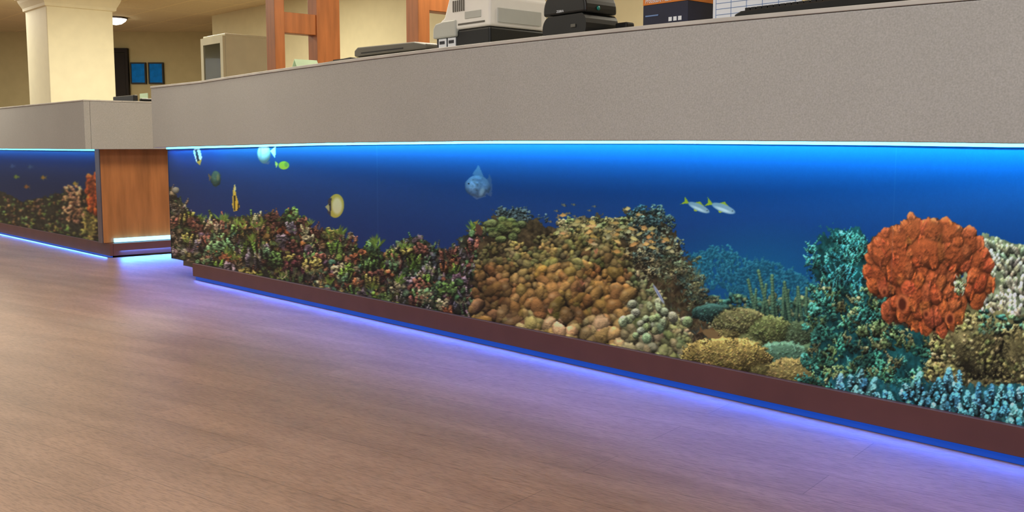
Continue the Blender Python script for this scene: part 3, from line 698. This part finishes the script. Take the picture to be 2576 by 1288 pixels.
prism2('led_strip',[L2(-3.6,-.0),L2(-.15,-.0)],[L2(-3.6,.009),L2(-.15,.009)],.714,.744,M_led,desk2)
prism2('carcass',[L2(-3.6,.04),L2(-.14,.04)],[L2(-3.6,.30),L2(-.14,.30)],.02,.739,M_carc,desk2)
_K=K0; K0=K0+B*(oE+.0125-MO)
s_end=(( _K+D*(sE-.131)+B*(oE+.0125))-_K).dot(D)
pe=line(s_end,MO,CZ); px_e=1288+F*pe.x/(pe.y*CP)
cols=list(np.linspace(-420,px_e,420)); cv=Canvas(cols,.0945,.739,160)
paint_small(cv)
ob=mural('mural_panel',cv,desk2,1.25); K0=_K
ob['label']='printed coral reef mural with small fish'

# ---------------- lights
def area(name,p,xdir,direction,sx,sy,power,col,spread=None):
    l=bpy.data.lights.new(name,'AREA'); l.shape='RECTANGLE'; l.size=sx; l.size_y=sy; l.energy=power; l.color=col
    if spread: l.spread=spread
    o=bpy.data.objects.new(name,l); link(o); x=Vector(xdir).normalized(); z=-Vector(direction).normalized(); y=z.cross(x).normalized(); x=y.cross(z)
    M=Matrix((x,y,z)).transposed().to_4x4(); M.translation=p; o.matrix_world=M; return o
Lm=sR-sL
area('led_wash_light',line((sL+sR)/2,-.034,.766),D,(B*.8-UP),Lm-.05,.01,13,(.08,.72,.9))
area('led_floor_light',line((sL+sR)/2,-.03,.768),D,(N*.38-UP),Lm-.05,.012,20,(.11,.15,1),spread=1.05)
area('led_wash_light',(L2(-1.85,-.03)+Vector((0,0,.735))),D,(B*.6-UP),3.3,.012,4,(.04,.55,1))
area('toe_light',line((sR)/2,.004,.0225),D,(N*.9-UP*.2),sR-.05,.008,14,(.06,.14,1))
area('toe_light',L2(-1.8,-.004)+Vector((0,0,.012)),D,(N*.8-UP*.3),3.5,.008,8,(.04,.22,1))
area('toe_light',L2(.003,.42)+Vector((0,0,.05)),B,(D*.8-UP*.5),.7,.008,9,(.04,.2,1))
WARM=(1,.92,.74); NEU=(1,.95,.88); COOL=(.98,.98,1)
for p,pw in [((-6.5,12.5),112),((-3.2,10.2),106),((-.2,6.6),60),((2.4,4.6),48),((-8,9),72),((-4.6,8.0),56)]:
    area('ceiling_fill_light',Vector((p[0],p[1],HC-.01)),(1,0,0),(0,0,-1),1.2,.6,pw,WARM)  # unseen warm fill lights added to brighten the back office and column
for p,pw,cc in [((-3.4,3.6),44,(1,.92,.76)),((-1.5,4.9),32,(1,.9,.7)),((-.9,1.2),44,NEU),((1.0,-.8),56,COOL)]:
    area('ceiling_fill_light',Vector((p[0],p[1],HC-.01)),(1,0,0),(0,0,-1),1.2,.6,pw,cc)  # unseen fill lights added: warm for the left desks, cooler towards the right
wd=bpy.data.worlds.new('World'); sc.world=wd; wd.use_nodes=True; bg=wd.node_tree.nodes['Background']; bg.inputs[0].default_value=(1,.96,.92,1); bg.inputs[1].default_value=.5

# ---------------- things on the main counter
def onc(px,offm,name,label,cat,z=HT,**k):
    s=s_of(px,offm,100); return empty(name,line(s,offm,z),label,cat,**k)
e=onc(1097,-.06,'desktop_printer','white and black desktop printer on the counter','printer')
L_,W_=.31,.27
box('base_tray',.06,L_+.02,-.01,W_,0,.02,M_lgrey,e,.006)
box('lower_body',0,L_,0,W_,.02,.085,M_black,e,.008)
ext('front_shelf',[(-.006,.062),(-.004,.1),(.01,.116),(.06,.122),(.13,.122),(.13,.062)],-.012,W_-.02,M_lgrey,e,.006)
ext('top_cover',[(.035,.086),(.03,.124),(.055,.135),(.085,.205),(.10,.215),(L_-.01,.215),(L_+.008,.19),(L_+.006,.086)],-.005,W_+.004,M_white,e,.012)
box('side_panel',L_+.007,L_+.012,.03,W_-.03,.10,.15,M_lgrey,e,.001)
box('output_slot',.14,.29,-.007,-.004,.1,.106,M_grey,e); box('control_panel',.18,.27,-.008,-.004,.12,.145,M_lgrey,e,.001)
for i in range(6): box('vent_slot',.11+.012*i,.116+.012*i,-.0075,-.004,.15,.19,M_grey,e)
for x in (.02,.075):
    st=box('sticker',x,x+.045,-.003,.001,.022,.06,M_paper,e); box('barcode',x+.006,x+.036,-.0045,-.003,.04,.051,M_inkd,st)
e=onc(1372,-.09,'label_printer','rounded black thermal label printer on the counter','printer')
def arcp(cx,cz,rx,rz,a0,a1,n): return [(cx+rx*math.cos(math.radians(a0+(a1-a0)*i/n)),cz+rz*math.sin(math.radians(a0+(a1-a0)*i/n))) for i in range(n+1)]
ext('body',[(.01,.0)]+arcp(.02,.042,.034,.04,230,100,8)+[(.17,.082)]+arcp(.165,.045,.02,.037,80,-60,6)+[(.165,0)],0,.15,M_black,e,.006)
ext('lid',[(-.014,.084)]+arcp(.04,.10,.055,.06,180,90,8)+arcp(.12,.10,.06,.06,90,0,8)+[(.18,.084)],.002,.15,M_black,e,.008)
lathe('badge',[(.007,0),(.007,.002),(.001,.0021)],M_teal,e).matrix_local=Matrix.Translation((.1805,.06,.10))@Matrix.Rotation(math.pi/2,4,'Y')
text('lettering','ZEBRA',.011,M_paper,e,(.05,.0015,.092),(1,0,0))
box('feed_button',.12,.14,.0-.004,.0,.04,.05,M_grey,e,.001)
e=onc(1546,.02,'power_adapter','small black power adapter block on the counter','adapter'); box('block',0,.05,0,.04,0,.055,M_black2,e,.006); box('cable_plug',.05,.065,.015,.025,.015,.025,M_black2,e,.002)
e=onc(1617,-.05,'cardboard_carton','orange and navy carton of procedure masks on the counter','box')
box('carton_body',0,.17,0,.12,0,.084,M_navy,e,.001); box('carton_top',-.0008,.1708,-.0008,.1208,.0845,.15,M_orange,e,.001)
text('lettering','Procedure Masks',.02,M_paper,e,(.01,-.0016,.09),(1,0,0),w=.10)
box('printed_label',.13,.155,-.002,-.0008,.09,.12,M_paper,e)
for i in range(3): box('printed_symbol',.10+.018*i,.112+.018*i,-.0015,0,.03,.042,M_paper,e)
box('printed_line',.01,.06,-.0015,0,.05,.054,M_ink,e)
e=onc(1792,-.03,'printed_form','white printed form with ruled table propped upright','paper')
box('sheet',0,.29,0,.002,0,.16,M_paper,e)
for i in range(9): box('ruled_line',.01,.28,-.001,0,.018+.016*i,.0192+.016*i,M_ink,e)
for i in range(6): box('ruled_line',.01+.052*i,.0112+.052*i,-.001,0,.018,.15,M_ink,e)
text('lettering','Inventory',.012,M_inkd,e,(.012,-.0012,.09),(1,0,0))
e=onc(1845,-.15,'keyboard','long black computer keyboard on the counter edge','keyboard')
ext('keyboard_body',[(0,0),(0,.012),(.02,.02),(.46,.024),(.47,.0)],0,.09,M_black,e,.004)
for i in range(24): box('key',.02+.018*i,.035+.018*i,.02,.036,.021,.03,M_black2,e,.001)
e=onc(2110,-.04,'document_tray','black desk document tray on the counter','tray')
ext('tray_body',[(0,0),(.32,0),(.32,.05),(.31,.05),(.31,.008),(.01,.008),(.01,.05),(0,.05)],0,.18,M_black2,e,.002); box('tray_lip',0,.32,.18,.186,0,.06,M_black2,e,.001)
e=onc(893,-.02,'flatbed_scanner','low grey flatbed scanner on the counter','scanner')
ext('scanner_body',[(0,0),(.0,.036),(.5,.036),(.5,0)],0,.16,M_grey,e,.005)
ext('scanner_lid',[(-.004,.038),(-.004,.064),(.02,.076),(.42,.07),(.5,.056),(.5,.038)],-.003,.16,M_grey,e,.006); box('lid_slot',.05,.35,-.0045,-.003,.048,.052,M_black2,e)
e=onc(798,-.02,'signature_pad','flat black electronic pad on the counter','device')
ext('pad_body',[(0,0),(.0,.012),(.05,.03),(.26,.04),(.27,0)],0,.14,M_black,e,.005); box('pad_screen',.08,.2,.03,.11,.036,.041,M_black2,e)
e=onc(728,-.0,'folded_card','mint green folded card standing on the counter','card')
ext('card_panel',[(0,0),(.0015,0),(.041,.06),(.08,0),(.0815,0),(.041,.064)],0,.12,M_mint,e,axis='y')
def monitor(px,off,z,wd_,label):
    h=hit(px,250,L2(0,off),N); e=empty('desk_monitor',Vector((h.x,h.y,.765)),label,'monitor',group='monitors on the second desk')
    ht=z-.765
    box('screen_housing',0,wd_,0,.035,.09,ht,M_black,e,.006); box('screen',.015,wd_-.015,.035,.038,.105,ht-.015,M_black2,e)
    box('stand_neck',wd_/2-.03,wd_/2+.03,.02,.05,.0,.12,M_black,e,.004); lathe('stand_base',[(.11,0),(.11,.01),(.03,.02)],M_black,e,cx=wd_/2,cy=.04)
monitor(195,.42,1.105,.42,'black computer monitor seen from behind')
monitor(284,.45,1.12,.40,'black computer monitor seen from behind')
monitor(46,.30,1.05,.36,'black computer monitor at the end of the desk')
h=hit(348,250,L2(0,.62),N); e=empty('desk_telephone',Vector((h.x,h.y,.765)),'black desk telephone on a raised stand','telephone')
box('riser',0,.2,0,.16,0,.27,M_black2,e,.004); ext('phone_body',[(0,.271),(.2,.271),(.2,.30),(0,.32)],0,.18,M_black,e,.006); box('handset',.01,.05,.0,.17,.322,.345,M_black,e,.01)
h=hit(352,250,L2(0,.78),N); e=empty('leaflet_holder',Vector((h.x,h.y,.765)),'leaflet holder with pale yellow and blue leaflets','leaflets')
box('leaflet',0,.16,0,.004,.0,.40,M_mint,e); box('holder_tray',-.005,.165,-.02,-.001,0,.3,M_white,e,.002)

# ---------------- camera
cam=bpy.data.cameras.new('camera'); cam.sensor_width=36; cam.lens=36*F/2576; cam.clip_start=.05
co=bpy.data.objects.new('camera',cam); link(co); co.location=(0,0,CZ); co.rotation_euler=(math.pi/2-PIT,0,0); sc.camera=co
